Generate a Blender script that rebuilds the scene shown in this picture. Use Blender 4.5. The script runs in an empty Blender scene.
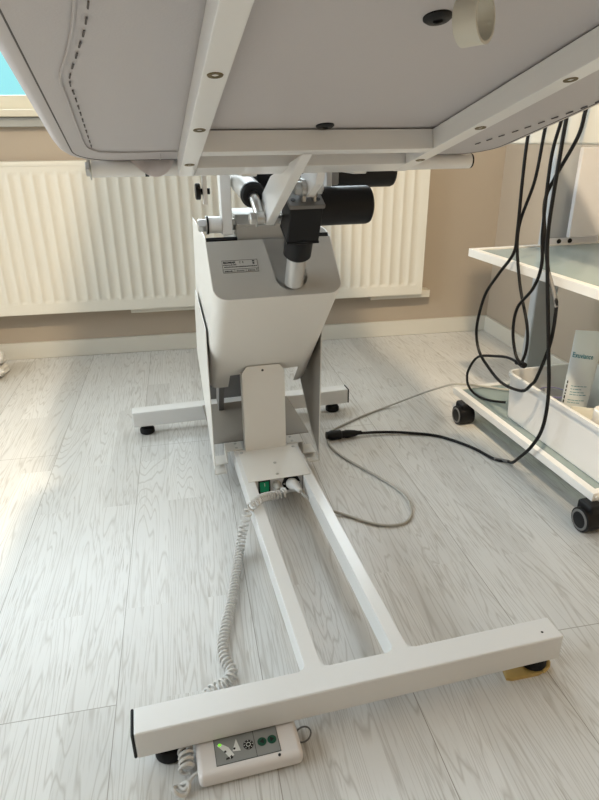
import bpy, bmesh, math, random
from mathutils import Vector, Matrix
random.seed(4)
S = bpy.context.scene
C = S.collection
V = Vector

# ------------------------------------------------------------------ materials
def mat(name, col, rough=.5, metal=0., coat=0., bump=None, var=None, spec=.5, alpha=None, trans=0.):
    m = bpy.data.materials.new(name); m.use_nodes = True
    nt = m.node_tree; b = nt.nodes['Principled BSDF']
    b.inputs['Base Color'].default_value = (*col, 1)
    b.inputs['Roughness'].default_value = rough
    b.inputs['Metallic'].default_value = metal
    b.inputs['Coat Weight'].default_value = coat
    b.inputs['Coat Roughness'].default_value = .12
    b.inputs['Specular IOR Level'].default_value = spec
    b.inputs['Transmission Weight'].default_value = trans
    tc = nt.nodes.new('ShaderNodeTexCoord')
    if var:
        sc, amt = var
        n = nt.nodes.new('ShaderNodeTexNoise'); n.inputs['Scale'].default_value = sc; n.inputs['Detail'].default_value = 5
        nt.links.new(tc.outputs['Object'], n.inputs['Vector'])
        mx = nt.nodes.new('ShaderNodeMix'); mx.data_type = 'RGBA'
        mx.inputs[6].default_value = (*[c*(1-amt) for c in col], 1)
        mx.inputs[7].default_value = (*[min(1, c*(1+amt)) for c in col], 1)
        nt.links.new(n.outputs['Fac'], mx.inputs[0]); nt.links.new(mx.outputs[2], b.inputs['Base Color'])
    if bump:
        sc, st = bump
        n2 = nt.nodes.new('ShaderNodeTexNoise'); n2.inputs['Scale'].default_value = sc; n2.inputs['Detail'].default_value = 4
        nt.links.new(tc.outputs['Object'], n2.inputs['Vector'])
        bp = nt.nodes.new('ShaderNodeBump'); bp.inputs['Strength'].default_value = st; bp.inputs['Distance'].default_value = .002
        nt.links.new(n2.outputs['Fac'], bp.inputs['Height']); nt.links.new(bp.outputs['Normal'], b.inputs['Normal'])
    return m

def glass_mat(name, tint, refl=.5, gloss=(1, 1, 1)):
    m = bpy.data.materials.new(name); m.use_nodes = True
    nt = m.node_tree; nt.nodes.clear()
    out = nt.nodes.new('ShaderNodeOutputMaterial')
    tr = nt.nodes.new('ShaderNodeBsdfTransparent'); tr.inputs[0].default_value = (*tint, 1)
    gl = nt.nodes.new('ShaderNodeBsdfGlossy'); gl.inputs[0].default_value = (*gloss, 1); gl.inputs['Roughness'].default_value = .03
    fr = nt.nodes.new('ShaderNodeFresnel'); fr.inputs[0].default_value = 1.5
    mu = nt.nodes.new('ShaderNodeMath'); mu.operation = 'MULTIPLY'; mu.inputs[1].default_value = refl
    mx = nt.nodes.new('ShaderNodeMixShader')
    nt.links.new(fr.outputs[0], mu.inputs[0]); nt.links.new(mu.outputs[0], mx.inputs[0])
    nt.links.new(tr.outputs[0], mx.inputs[1]); nt.links.new(gl.outputs[0], mx.inputs[2])
    nt.links.new(mx.outputs[0], out.inputs[0])
    return m

def floor_material():
    m = bpy.data.materials.new('whitewashed_oak'); m.use_nodes = True
    nt = m.node_tree; b = nt.nodes['Principled BSDF']; N = nt.nodes.new; L = nt.links.new
    tc = N('ShaderNodeTexCoord')
    # u across boards, v along boards
    mp = N('ShaderNodeMapping'); mp.vector_type = 'POINT'
    mp.inputs['Rotation'].default_value = (0, 0, math.radians(90) + .060)
    L(tc.outputs['Object'], mp.inputs['Vector'])
    off = N('ShaderNodeVectorMath'); off.operation = 'ADD'; off.inputs[1].default_value = FLOOR_OFF
    L(mp.outputs[0], off.inputs[0])
    # strips inside each board (3-strip boards) and the board joints themselves
    def brick(w, h, offs, freq, mortar):
        k = N('ShaderNodeTexBrick'); k.offset = offs; k.offset_frequency = freq; k.squash = 1
        k.inputs['Scale'].default_value = 1; k.inputs['Brick Width'].default_value = w; k.inputs['Row Height'].default_value = h
        k.inputs['Mortar Size'].default_value = mortar; k.inputs['Mortar Smooth'].default_value = .2
        k.inputs['Color1'].default_value = (0, 0, 0, 1); k.inputs['Color2'].default_value = (1, 1, 1, 1); k.inputs['Mortar'].default_value = (.5, .5, .5, 1)
        L(off.outputs[0], k.inputs['Vector']); return k
    strip = brick(.62, .0832, .37, 2, .0002)
    board = brick(2.2, .2496, .43, 2, .0008)
    # per strip shift of the grain
    sh = N('ShaderNodeVectorMath'); sh.operation = 'MULTIPLY_ADD'
    L(strip.outputs['Color'], sh.inputs[0]); sh.inputs[1].default_value = (3.1, 7.7, 5.3); L(off.outputs[0], sh.inputs[2])
    sc = N('ShaderNodeVectorMath'); sc.operation = 'MULTIPLY'; sc.inputs[1].default_value = (1.5, 23, 1)
    L(sh.outputs[0], sc.inputs[0])
    # cathedral figure: contour lines of a stretched noise field
    n1 = N('ShaderNodeTexNoise'); n1.inputs['Scale'].default_value = .55; n1.inputs['Detail'].default_value = 2.5; n1.inputs['Roughness'].default_value = .4
    L(sc.outputs[0], n1.inputs['Vector'])
    mlt = N('ShaderNodeMath'); mlt.operation = 'MULTIPLY'; mlt.inputs[1].default_value = 30; L(n1.outputs['Fac'], mlt.inputs[0])
    fr = N('ShaderNodeMath'); fr.operation = 'PINGPONG'; fr.inputs[1].default_value = .5; L(mlt.outputs[0], fr.inputs[0])
    r1 = N('ShaderNodeValToRGB'); r1.color_ramp.elements[0].position = .0; r1.color_ramp.elements[1].position = .16
    r1.color_ramp.elements[0].color = (1, 1, 1, 1); r1.color_ramp.elements[1].color = (0, 0, 0, 1)
    L(fr.outputs[0], r1.inputs[0])
    # fine pores
    sc2 = N('ShaderNodeVectorMath'); sc2.operation = 'MULTIPLY'; sc2.inputs[1].default_value = (16, 300, 1); L(sh.outputs[0], sc2.inputs[0])
    n2 = N('ShaderNodeTexNoise'); n2.inputs['Scale'].default_value = 1; n2.inputs['Detail'].default_value = 3; L(sc2.outputs[0], n2.inputs['Vector'])
    r2 = N('ShaderNodeValToRGB'); r2.color_ramp.elements[0].position = .52; r2.color_ramp.elements[1].position = .66; L(n2.outputs['Fac'], r2.inputs[0])
    # broad mask so that grain comes and goes
    n3 = N('ShaderNodeTexNoise'); n3.inputs['Scale'].default_value = 7; n3.inputs['Detail'].default_value = 3; L(sh.outputs[0], n3.inputs['Vector'])
    r3 = N('ShaderNodeValToRGB'); r3.color_ramp.elements[0].position = .35; r3.color_ramp.elements[1].position = .68; L(n3.outputs['Fac'], r3.inputs[0])
    g1 = N('ShaderNodeMath'); g1.operation = 'MULTIPLY'; L(r1.outputs[0], g1.inputs[0]); g1.inputs[1].default_value = .72
    g2 = N('ShaderNodeMath'); g2.operation = 'MULTIPLY'; L(r2.outputs[0], g2.inputs[0]); L(r3.outputs[0], g2.inputs[1])
    mxg = N('ShaderNodeMath'); mxg.operation = 'MAXIMUM'; L(g1.outputs[0], mxg.inputs[0]); L(g2.outputs[0], mxg.inputs[1])
    ga = N('ShaderNodeMath'); ga.operation = 'MULTIPLY'; ga.inputs[1].default_value = .56; L(mxg.outputs[0], ga.inputs[0])
    tone = N('ShaderNodeMix'); tone.data_type = 'RGBA'
    tone.inputs[6].default_value = (.645, .635, .615, 1); tone.inputs[7].default_value = (.75, .742, .725, 1)
    L(strip.outputs['Color'], tone.inputs[0])
    c1 = N('ShaderNodeMix'); c1.data_type = 'RGBA'; L(ga.outputs[0], c1.inputs[0]); L(tone.outputs[2], c1.inputs[6]); c1.inputs[7].default_value = (.30, .265, .22, 1)
    c2 = N('ShaderNodeMix'); c2.data_type = 'RGBA'; L(board.outputs['Fac'], c2.inputs[0]); L(c1.outputs[2], c2.inputs[6]); c2.inputs[7].default_value = (.33, .305, .27, 1)
    L(c2.outputs[2], b.inputs['Base Color'])
    b.inputs['Roughness'].default_value = .30
    b.inputs['Specular IOR Level'].default_value = .5
    bp = N('ShaderNodeBump'); bp.inputs['Strength'].default_value = .12; bp.inputs['Distance'].default_value = .001; bp.invert = True
    L(mxg.outputs[0], bp.inputs['Height']); L(bp.outputs['Normal'], b.inputs['Normal'])
    return m
FLOOR_OFF = (.13, .045, 0)

M = {}
M['paint'] = mat('white_powder_coat', (.79, .785, .775), .30, coat=.3, bump=(900, .05), var=(3, .03))
M['cover'] = mat('white_sheet_cover', (.78, .755, .71), .38, coat=.1, var=(2, .02))
M['plate'] = mat('grey_white_sheet', (.43, .41, .375), .42, var=(5, .03))
M['vinyl'] = mat('pale_lilac_vinyl', (.50, .475, .48), .5, bump=(350, .12), var=(2.2, .04))
M['flap'] = mat('lit_white_vinyl_flap', (.86, .80, .79), .3)  # vinyl whitened to paint in the light on the hanging flap
M['tape'] = mat('grey_tape', (.16, .16, .165), .5)
M['seam'] = mat('dark_seam_thread', (.10, .09, .09), .7)  # dark colour for seam and staples
M['black'] = mat('black_plastic', (.008, .008, .009), .45, bump=(600, .05), spec=.25)
M['rubber'] = mat('black_rubber', (.008, .008, .009), .6, spec=.25)
M['cable'] = mat('black_cable_sheath', (.006, .006, .007), .42, spec=.25)
M['chrome'] = mat('zinc_plated_steel', (.55, .54, .52), .28, metal=1)
M['steel'] = mat('grey_aluminium_tube', (.55, .54, .52), .38, metal=.7)
M['brass'] = mat('brass_bolt', (.17, .13, .06), .45, metal=.8)
M['inner_shade'] = mat('shaded_brown_grey_sheet', (.27, .24, .205), .35, var=(4, .1))  # brown-grey tone paints in the shade inside the base
M['darkmetal'] = mat('dark_grey_arm', (.16, .155, .15), .5)
M['greycable'] = mat('grey_cable_sheath', (.47, .45, .41), .45)
M['coil'] = mat('light_grey_cord', (.64, .625, .60), .4)
M['ringsteel'] = mat('dark_ring_steel', (.16, .155, .15), .35, metal=.6)
M['handset'] = mat('white_handset_plastic', (.76, .72, .70), .33, coat=.2)
M['keypad'] = mat('grey_keypad_film', (.27, .275, .265), .5)
M['green'] = mat('dark_green_button', (.003, .075, .038), .45)
M['print'] = mat('black_print', (.012, .012, .012), .6)
M['white_print'] = mat('white_print', (.75, .75, .73), .6)
M['teal'] = mat('teal_print', (.02, .22, .29), .6)
M['label'] = mat('rating_label_film', (.46, .44, .405), .45)
M['yellow'] = mat('yellow_rubber', (.52, .36, .12), .55, bump=(200, .3), var=(60, .15))
M['radiator'] = mat('cream_radiator_enamel', (.80, .765, .68), .3, coat=.2)
M['wall'] = mat('tan_wall_paint', (.47, .395, .315), .75, bump=(160, .12), var=(3, .02))
M['ceil'] = mat('white_ceiling_paint', (.80, .79, .76), .8)
M['skirt'] = mat('cream_white_skirting', (.70, .67, .60), .4)
M['frame'] = mat('cream_window_frame', (.72, .67, .55), .4)
M['sill'] = mat('grey_stone_sill', (.42, .42, .40), .4, var=(40, .1))
M['cart'] = mat('white_trolley_frame', (.80, .79, .77), .3, coat=.2)
M['topunit'] = mat('cream_trolley_unit', (.60, .565, .49), .45)
M['post'] = mat('grey_trolley_post', (.50, .52, .545), .35, coat=.2)
M['cartpanel'] = mat('pale_grey_panel', (.82, .82, .86), .35)
M['bin'] = mat('white_plastic_bin', (.72, .715, .71), .35)
M['bottle'] = mat('white_tube_plastic', (.70, .73, .74), .3)
M['jar'] = mat('white_jar_plastic', (.82, .80, .77), .35)
M['cream'] = mat('cream_pouch', (.70, .69, .62), .4)
M['shelfglass'] = glass_mat('frosted_teal_glass', (.62, .74, .73), 1.0)
_nt = M['shelfglass'].node_tree; _d = _nt.nodes.new('ShaderNodeBsdfDiffuse'); _d.inputs[0].default_value = (.50, .58, .58, 1)
_m = _nt.nodes.new('ShaderNodeMixShader'); _m.inputs[0].default_value = .42
_o = [n for n in _nt.nodes if n.type == 'OUTPUT_MATERIAL'][0]; _src = _o.inputs[0].links[0].from_socket
_nt.links.new(_src, _m.inputs[1]); _nt.links.new(_d.outputs[0], _m.inputs[2]); _nt.links.new(_m.outputs[0], _o.inputs[0])
M['pane'] = glass_mat('window_glass', (.96, .98, .98), .6)
M['cup'] = glass_mat('clear_cup_plastic', (.95, .95, .97), .5)
M['cuprim'] = mat('purple_cup_rim', (.28, .26, .52), .3)
M['clip'] = mat('translucent_clip_plastic', (.62, .60, .52), .4)
M['cloth'] = mat('white_towel', (.78, .76, .72), .9, bump=(260, .8))
m = bpy.data.materials.new('lit_green_rocker'); m.use_nodes = True
b_ = m.node_tree.nodes['Principled BSDF']; b_.inputs['Base Color'].default_value = (.0, .16, .07, 1)
b_.inputs['Emission Color'].default_value = (.0, .55, .22, 1); b_.inputs['Emission Strength'].default_value = .10; b_.inputs['Roughness'].default_value = .25
M['rocker'] = m
m = bpy.data.materials.new('lit_green_led'); m.use_nodes = True
b_ = m.node_tree.nodes['Principled BSDF']; b_.inputs['Base Color'].default_value = (.2, .8, .05, 1)
b_.inputs['Emission Color'].default_value = (.3, 1, .05, 1); b_.inputs['Emission Strength'].default_value = .8
M['led'] = m
M['floor'] = floor_material()

# ------------------------------------------------------------------ mesh helpers
def bm_(): return bmesh.new()

def box(bm, a, b, bev=0., seg=2, T=None):
    t = bmesh.new()
    vs = [t.verts.new((x, y, z)) for x in (a[0], b[0]) for y in (a[1], b[1]) for z in (a[2], b[2])]
    for f in ((0, 1, 3, 2), (4, 6, 7, 5), (0, 4, 5, 1), (2, 3, 7, 6), (0, 2, 6, 4), (1, 5, 7, 3)):
        t.faces.new([vs[i] for i in f])
    if bev: bmesh.ops.bevel(t, geom=list(t.edges), offset=bev, segments=seg, affect='EDGES', profile=.5)
    merge(bm, t, T)

def merge(bm, t, T=None):
    mp = {}
    for v in t.verts:
        mp[v] = bm.verts.new(T(v.co) if T else v.co)
    for f in t.faces:
        try: bm.faces.new([mp[v] for v in f.verts])
        except ValueError: pass
    t.free()

def prism(bm, pts, vec, bev=0., T=None):
    t = bmesh.new(); vec = V(vec)
    a = [t.verts.new(V(p)) for p in pts]; b = [t.verts.new(V(p)+vec) for p in pts]
    n = len(a)
    t.faces.new(a[::-1]); t.faces.new(b)
    for i in range(n): t.faces.new((a[i], a[(i+1) % n], b[(i+1) % n], b[i]))
    bmesh.ops.recalc_face_normals(t, faces=list(t.faces))
    if bev: bmesh.ops.bevel(t, geom=list(t.edges), offset=bev, segments=2, affect='EDGES')
    merge(bm, t, T)

def frame_of(d):
    d = V(d).normalized()
    a = V((0, 0, 1)) if abs(d.z) < .9 else V((1, 0, 0))
    x = d.cross(a).normalized(); y = d.cross(x).normalized()
    return d, x, y

def lathe(bm, p, d, prof, seg=28, T=None):
    """profile of (radius, distance along d)"""
    d, x, y = frame_of(d); p = V(p); rings = []
    f_ = T or (lambda q: q)
    for r, h in prof:
        if r < 1e-6: rings.append([bm.verts.new(f_(p+d*h))])
        else: rings.append([bm.verts.new(f_(p+d*h+(x*math.cos(2*math.pi*i/seg)+y*math.sin(2*math.pi*i/seg))*r)) for i in range(seg)])
    for A, B in zip(rings, rings[1:]):
        for i in range(seg):
            j = (i+1) % seg
            if len(A) == 1 and len(B) == 1: continue
            if len(A) == 1: bm.faces.new((A[0], B[i], B[j]))
            elif len(B) == 1: bm.faces.new((A[i], A[j], B[0]))
            else: bm.faces.new((A[i], A[j], B[j], B[i]))

def cyl(bm, p, q, r, seg=28, ch=.0, T=None):
    p = V(p); q = V(q); L = (q-p).length
    if ch: prof = [(0, 0), (r-ch, 0), (r-ch*.3, ch*.3), (r, ch), (r, L-ch), (r-ch*.3, L-ch*.3), (r-ch, L), (0, L)]
    else: prof = [(0, 0), (r, 0), (r, L), (0, L)]
    lathe(bm, p, q-p, prof, seg, T)

def spline(pts, step=.012):
    P = [V(p) for p in pts]
    P = [P[0]*2-P[1]] + P + [P[-1]*2-P[-2]]
    out = []
    for i in range(1, len(P)-2):
        p0, p1, p2, p3 = P[i-1:i+3]
        n = max(2, int((p2-p1).length/step))
        for k in range(n):
            t = k/n
            out.append(.5*((2*p1)+(p2-p0)*t+(2*p0-5*p1+4*p2-p3)*t*t+(3*p1-p0-3*p2+p3)*t**3))
    out.append(P[-2]); return out

def tube(bm, pts, r, seg=8, closed=False):
    P = [V(p) for p in pts]; n = len(P); rings = []; x = None
    for i in range(n):
        if closed: d = P[(i+1) % n]-P[i-1]
        else: d = P[min(i+1, n-1)]-P[max(i-1, 0)]
        d.normalize()
        if x is None: _, x, _ = frame_of(d)
        x = (x-d*x.dot(d)).normalized(); y = d.cross(x)
        rr = r(i/(n-1)) if callable(r) else r
        rings.append([bm.verts.new(P[i]+(x*math.cos(2*math.pi*k/seg)+y*math.sin(2*math.pi*k/seg))*rr) for k in range(seg)])
    R = list(zip(rings, rings[1:])) + ([(rings[-1], rings[0])] if closed else [])
    for A, B in R:
        for k in range(seg): bm.faces.new((A[k], A[(k+1) % seg], B[(k+1) % seg], B[k]))
    if not closed:
        bm.faces.new(rings[0][::-1]); bm.faces.new(rings[-1])

def hexbolt(bm, p, d, r=.008, h=.007, washer=True):
    d = V(d).normalized(); p = V(p)
    if washer: lathe(bm, p, d, [(0, 0), (r*1.35, 0), (r*1.35, .0015), (0, .0015)], 20); p = p+d*.0015
    lathe(bm, p, d, [(0, 0), (r, 0), (r, h*.85), (r*.85, h), (0, h)], 6)

def finish(name, bm, material, parent=None, loc=None, ang=38):
    """link ONE mesh object; a part's origin is its thing's base"""
    bmesh.ops.recalc_face_normals(bm, faces=list(bm.faces))
    root = V((0, 0, 0))
    if parent is not None:
        p = parent
        while p.parent: p = p.parent
        root = V(p.location)
    elif loc is not None: root = V(loc)
    for v in bm.verts: v.co -= root
    me = bpy.data.meshes.new(name); bm.to_mesh(me); bm.free()
    me.polygons.foreach_set('use_smooth', [True]*len(me.polygons))
    me.set_sharp_from_angle(angle=math.radians(ang))
    me.materials.append(material)
    o = bpy.data.objects.new(name, me); C.objects.link(o)
    wn = o.modifiers.new('weighted_normals', 'WEIGHTED_NORMAL'); wn.keep_sharp = True; wn.weight = 80
    if parent is not None: o.parent = parent
    else: o.location = root
    return o

def tag(o, label, cat, group=None):
    o['label'] = label; o['category'] = cat
    if group: o['group'] = group
    return o

def thing(name, loc, label, cat, group=None):
    o = bpy.data.objects.new(name, None); C.objects.link(o); o.location = loc; o.empty_display_size = .05
    return tag(o, label, cat, group)

def struct(o): o['kind'] = 'structure'; return o

def text_bm(body, size, place, thick=.0004, align='LEFT', xs=1., shear=0., bold=0.):
    """lettering as mesh; place(u, v, w) -> world"""
    cu = bpy.data.curves.new('lettering', 'FONT'); cu.body = body; cu.size = size; cu.align_x = align; cu.extrude = thick/2
    cu.shear = shear; cu.offset = bold; cu.resolution_u = 3
    o = bpy.data.objects.new('lettering', cu); C.objects.link(o)
    dg = bpy.context.evaluated_depsgraph_get(); me = bpy.data.meshes.new_from_object(o.evaluated_get(dg))
    bm = bmesh.new(); bm.from_mesh(me); bpy.data.objects.remove(o); bpy.data.curves.remove(cu); bpy.data.meshes.remove(me)
    for v in bm.verts: v.co = place(v.co.x*xs, v.co.y, v.co.z+thick/2)
    return bm

# ------------------------------------------------------------------ the room (turned about 5 degrees against the table)
A_ = -.0839
TT = V((math.cos(A_), math.sin(A_), 0)); NN = V((-TT.y, TT.x, 0))
WD = 2.026; SR = 1.525; SL = -2.7; WF = -3.2; CH = 2.6
def RW(q): return TT*q[0]+NN*q[1]+V((0, 0, q[2]))
def rbox(bm, a, b, bev=0.): box(bm, a, b, bev, T=RW)

b = bm_(); rbox(b, (SL-.1, WF-.1, -.08), (SR+.1, WD+.25, 0)); struct(finish('floor', b, M['floor']))
b = bm_(); rbox(b, (SL-.1, WF-.1, CH), (SR+.1, WD+.25, CH+.1)); struct(finish('ceiling', b, M['ceil']))
W0, W1, WZ0, WZ1 = -2.2, 1.05, .985, 2.32
b = bm_()
rbox(b, (SL, WD, 0), (SR, WD+.2, WZ0)); rbox(b, (SL, WD, WZ1), (SR, WD+.2, CH))
rbox(b, (SL, WD, WZ0), (W0, WD+.2, WZ1)); rbox(b, (W1, WD, WZ0), (SR, WD+.2, WZ1))
struct(finish('wall_back', b, M['wall']))
b = bm_(); rbox(b, (SR, WF, 0), (SR+.1, WD+.2, CH)); struct(finish('wall_right', b, M['wall']))
# left wall with an added unseen fill window, wall behind the camera
L0, L1, LZ0, LZ1 = -1.1, 1.4, .95, 2.35
b = bm_()
rbox(b, (SL-.1, WF, 0), (SL, WD+.2, LZ0)); rbox(b, (SL-.1, WF, LZ1), (SL, WD+.2, CH))
rbox(b, (SL-.1, WF, LZ0), (SL, L0, LZ1)); rbox(b, (SL-.1, L1, LZ0), (SL, WD+.2, LZ1))
struct(finish('wall_left', b, M['wall']))
b = bm_(); rbox(b, (SL-.1, WF-.1, 0), (SR+.1, WF, CH)); struct(finish('wall_front', b, M['wall']))
# skirting boards
b = bm_(); rbox(b, (SL, WD-.016, 0), (SR, WD, .0735), .004); struct(finish('baseboard_back', b, M['skirt']))
b = bm_(); rbox(b, (SR-.016, WF, 0), (SR, WD-.016, .0735), .004); struct(finish('baseboard_right', b, M['skirt']))
# window above the radiator
b = bm_(); y0, y1 = WD+.03, WD+.095
rbox(b, (W0, y0, WZ0), (W1, y1, 1.04), .006); rbox(b, (W0, y0, WZ1-.06), (W1, y1, WZ1), .006)
for s in (W0, -1.15, -.05, W1-.06): rbox(b, (s, y0, WZ0), (s+.06, y1, WZ1), .006)
w1 = struct(finish('window_1', b, M['frame']))
b = bm_(); rbox(b, (W0+.02, WD+.06, 1.02), (W1-.02, WD+.064, WZ1-.03)); finish('glass_pane', b, M['pane'], w1)
b = bm_(); rbox(b, (W0-.06, WD-.055, .962), (W1+.06, WD+.10, .987), .004); struct(finish('trim_1', b, M['frame']))
b = bm_(); rbox(b, (W0-.06, WD-.030, .928), (W1+.06, WD, .9605), .003); struct(finish('trim_2', b, M['sill']))
b = bm_(); x0, x1 = SL-.08, SL-.02
rbox(b, (x0, L0, LZ0), (x1, L1, LZ0+.06), .006); rbox(b, (x0, L0, LZ1-.06), (x1, L1, LZ1), .006)
for s in (L0, .1, L1-.06): rbox(b, (x0, s, LZ0), (x1, s+.06, LZ1), .006)
w2 = struct(finish('fill_window', b, M['frame']))  # added for fill light from the left
b = bm_(); rbox(b, (SL-.052, L0+.02, LZ0+.03), (SL-.048, L1-.02, LZ1-.03)); finish('glass_pane', b, M['pane'], w2)

# ------------------------------------------------------------------ radiator
RD = WD-.0864
rad = thing('radiator', RW((.2, RD+.04, 0)), 'long cream ribbed panel radiator on the tan wall under the window', 'radiator')
b = bm_()
s0, s1, z0, z1 = -1.05, 1.145, .214, .808
prof = [(s0, 0.)]
pitch = .0451; k = 0; ribs = []
while 1.102-pitch*k > s0+.04: ribs.append(1.102-pitch*k); k += 1
ribs = ribs[::-1]
# front sheet: ribbed between z .262 and .765, flat above and below; ribs are shallow pressed channels
zs = [z0+.004, .256, .264, .272, .752, .764, .774, z1-.012]
depth_at = [0, 0, .5, 1, 1, .5, 0, 0]
us = [s0]
for r in ribs:
    for du, dd in ((-.0175, 0), (-.012, 1), (.012, 1), (.0175, 0)): us.append((r+du, dd))
us.append(s1)
cols = []
for u in us:
    uu, dd = (u, 0) if not isinstance(u, tuple) else u
    cols.append([b.verts.new(RW((uu, RD + .000 + .0055*dd*da, z))) for z, da in zip(zs, depth_at)])
for A, B in zip(cols, cols[1:]):
    for i in range(len(zs)-1): b.faces.new((A[i], B[i], B[i+1], A[i+1]))
bmesh.ops.recalc_face_normals(b, faces=list(b.faces))
rbox(b, (s0, RD+.0005, z0), (s1, RD+.012, z0+.010), .003); rbox(b, (s0, RD+.010, z0+.006), (s1, RD+.016, z1-.02))
finish('front_panel', b, M['radiator'], rad)
b = bm_(); rbox(b, (s0, RD-.003, z1-.020), (s1+.003, RD+.070, z1), .006)
finish('top_grille', b, M['radiator'], rad)
b = bm_(); rbox(b, (s1-.002, RD-.001, z0+.004), (s1+.004, RD+.066, z1-.016), .002)
finish('side_panel', b, M['radiator'], rad)
b = bm_(); rbox(b, (s0, RD+.055, z0+.005), (s1, RD+.068, z1-.02), .003)
finish('rear_panel', b, M['radiator'], rad)
for ss in (-.12, .95):
    b = bm_(); rbox(b, (ss-.035, RD+.030, z0-.022), (ss+.25, RD+.0855, z0+.012), .003); finish('wall_bracket', b, M['radiator'], rad)
b = bm_(); cyl(b, RW((s1+.004, RD+.045, .243)), RW((s1+.018, RD+.045, .243)), .009); cyl(b, RW((s1+.013, RD+.045, .236)), RW((s1+.013, RD+.045, .262)), .006)
finish('bleed_valve', b, M['skirt'], rad)

# ------------------------------------------------------------------ treatment table
tb = thing('treatment_table', (.362, .6, 0), 'large white treatment table tilted on its motorised lift base, seen from below', 'treatment table')
ZB, ZT = .031, .0825
# base frame
b = bm_(); box(b, (.0, 0, ZB), (.7214, .048, ZT), .0032, 3); fb = finish('base_crossbar', b, M['paint'], tb)
b = bm_(); box(b, (-.0045, .0004, ZB+.0004), (.0005, .0476, ZT-.0004), .0025); finish('end_cap', b, M['black'], fb)
b = bm_(); cyl(b, (.690, .018, ZT-.002), (.690, .018, ZT+.0003), .0022, 12); finish('screw_hole', b, M['print'], fb)
b = bm_(); box(b, (-.001, 1.153, ZB), (.7214, 1.200, ZT), .004, 3); rb = finish('base_crossbar', b, M['paint'], tb)
b = bm_(); box(b, (.7210, 1.1534, ZB+.0004), (.7255, 1.1996, ZT-.0004), .002); finish('end_cap', b, M['black'], rb)
for x0, x1 in ((.272, .300), (.426, .452)):
    b = bm_(); box(b, (x0, .020, ZB+.004), (x1, 1.170, ZT+.0001), .002, 2); finish('base_rail', b, M['paint'], tb)
# weld fillets at the front crossbar
for x, sx in ((.272, -1), (.300, 1), (.426, -1), (.452, 1)):
    b = bm_()
    FT = ZT-.0004; pts = [(x-sx*.003, .0445, FT), (x+sx*.011, .0445, FT), (x+sx*.011, .0478, FT)] + [(x+sx*(.011-.011*math.sin(t)), .0478+.011-.011*math.cos(t), FT) for t in (.3, .6, .9, 1.2, 1.45)] + [(x-sx*.003, .0588, FT)]
    prism(b, pts, (0, 0, -.04)); finish('weld_fillet', b, M['paint'], tb)
for x, y, zb in ((.047, .024, 0), (.686, .024, .0075), (.040, 1.176, 0), (.672, 1.176, 0)):
    b = bm_(); lathe(b, (x, y, zb), (0, 0, 1), [(0, 0), (.020, 0), (.0235, .003), (.0235, .014), (.019, .020), (.010, .022), (.010, .034), (0, .034)])
    finish('rubber_foot', b, M['rubber'], tb)

# control box between the rails, L shaped cover plate
b = bm_(); box(b, (.3005, .652, .030), (.4255, .83, .0815), .001); cb = finish('control_box', b, M['paint'], tb)
b = bm_(); box(b, (.283, .641, .0828), (.4435, .812, .0846), .0006); box(b, (.305, .8045, .083), (.419, .8065, .306), 0)
prism(b, [(.305, .8045, .306), (.419, .8045, .306), (.419, .8045, .313), (.405, .8045, .331), (.319, .8045, .331), (.305, .8045, .313)], (0, .002, 0))
box(b, (.305, .8065, .083), (.307, .84, .306)); box(b, (.417, .8065, .083), (.419, .84, .306))
finish('cover_plate', b, M['cover'], cb)
b = bm_(); cyl(b, (.360, .8040, .318), (.360, .8046, .318), .0032, 14); finish('screw_hole', b, M['print'], cb)
for x, y in ((.291, .797), (.362, .662), (.437, .797), (.368, .72)):
    b = bm_(); lathe(b, (x, y, .0845), (0, 0, 1), [(0, 0), (.0048, 0), (.0042, .0015), (.002, .0019), (0, .0019)], 14); finish('screw', b, M['chrome'], cb)
# switch, ports and plugs on the box face
b = bm_(); box(b, (.3095, .6495, .0385), (.3405, .6525, .0775), .0012); sw = finish('power_switch', b, M['black'], cb)
b = bm_(); prism(b, [(.3135, .6497, .0425), (.3135, .6465, .0600), (.3135, .6485, .0735), (.3135, .6520, .0735), (.3135, .652, .0425)], (.023, 0, 0), .0006)
finish('rocker', b, M['rocker'], sw)
b = bm_(); box(b, (.3246, .6462, .0625), (.3258, .6472, .0710)); finish('switch_mark', b, M['white_print'], sw)
b = bm_(); lathe(b, (.357, .652, .060), (0, -1, 0), [(0, 0), (.0125, 0), (.0125, .004), (.0095, .006), (.0095, .020), (.007, .028), (0, .028)], 20); finish('cord_port', b, M['greycable'], cb)
b = bm_(); prism(b, [(.371, .649, .060), (.379, .649, .080), (.411, .649, .080), (.4205, .649, .060), (.411, .649, .040), (.379, .649, .040)], (0, .004, 0), .001)
sk = finish('mains_inlet', b, M['black'], cb)
for x in (.3765, .4155):
    b = bm_(); cyl(b, (x, .6482, .060), (x, .6495, .060), .0025, 10); finish('screw', b, M['chrome'], sk)

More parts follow.
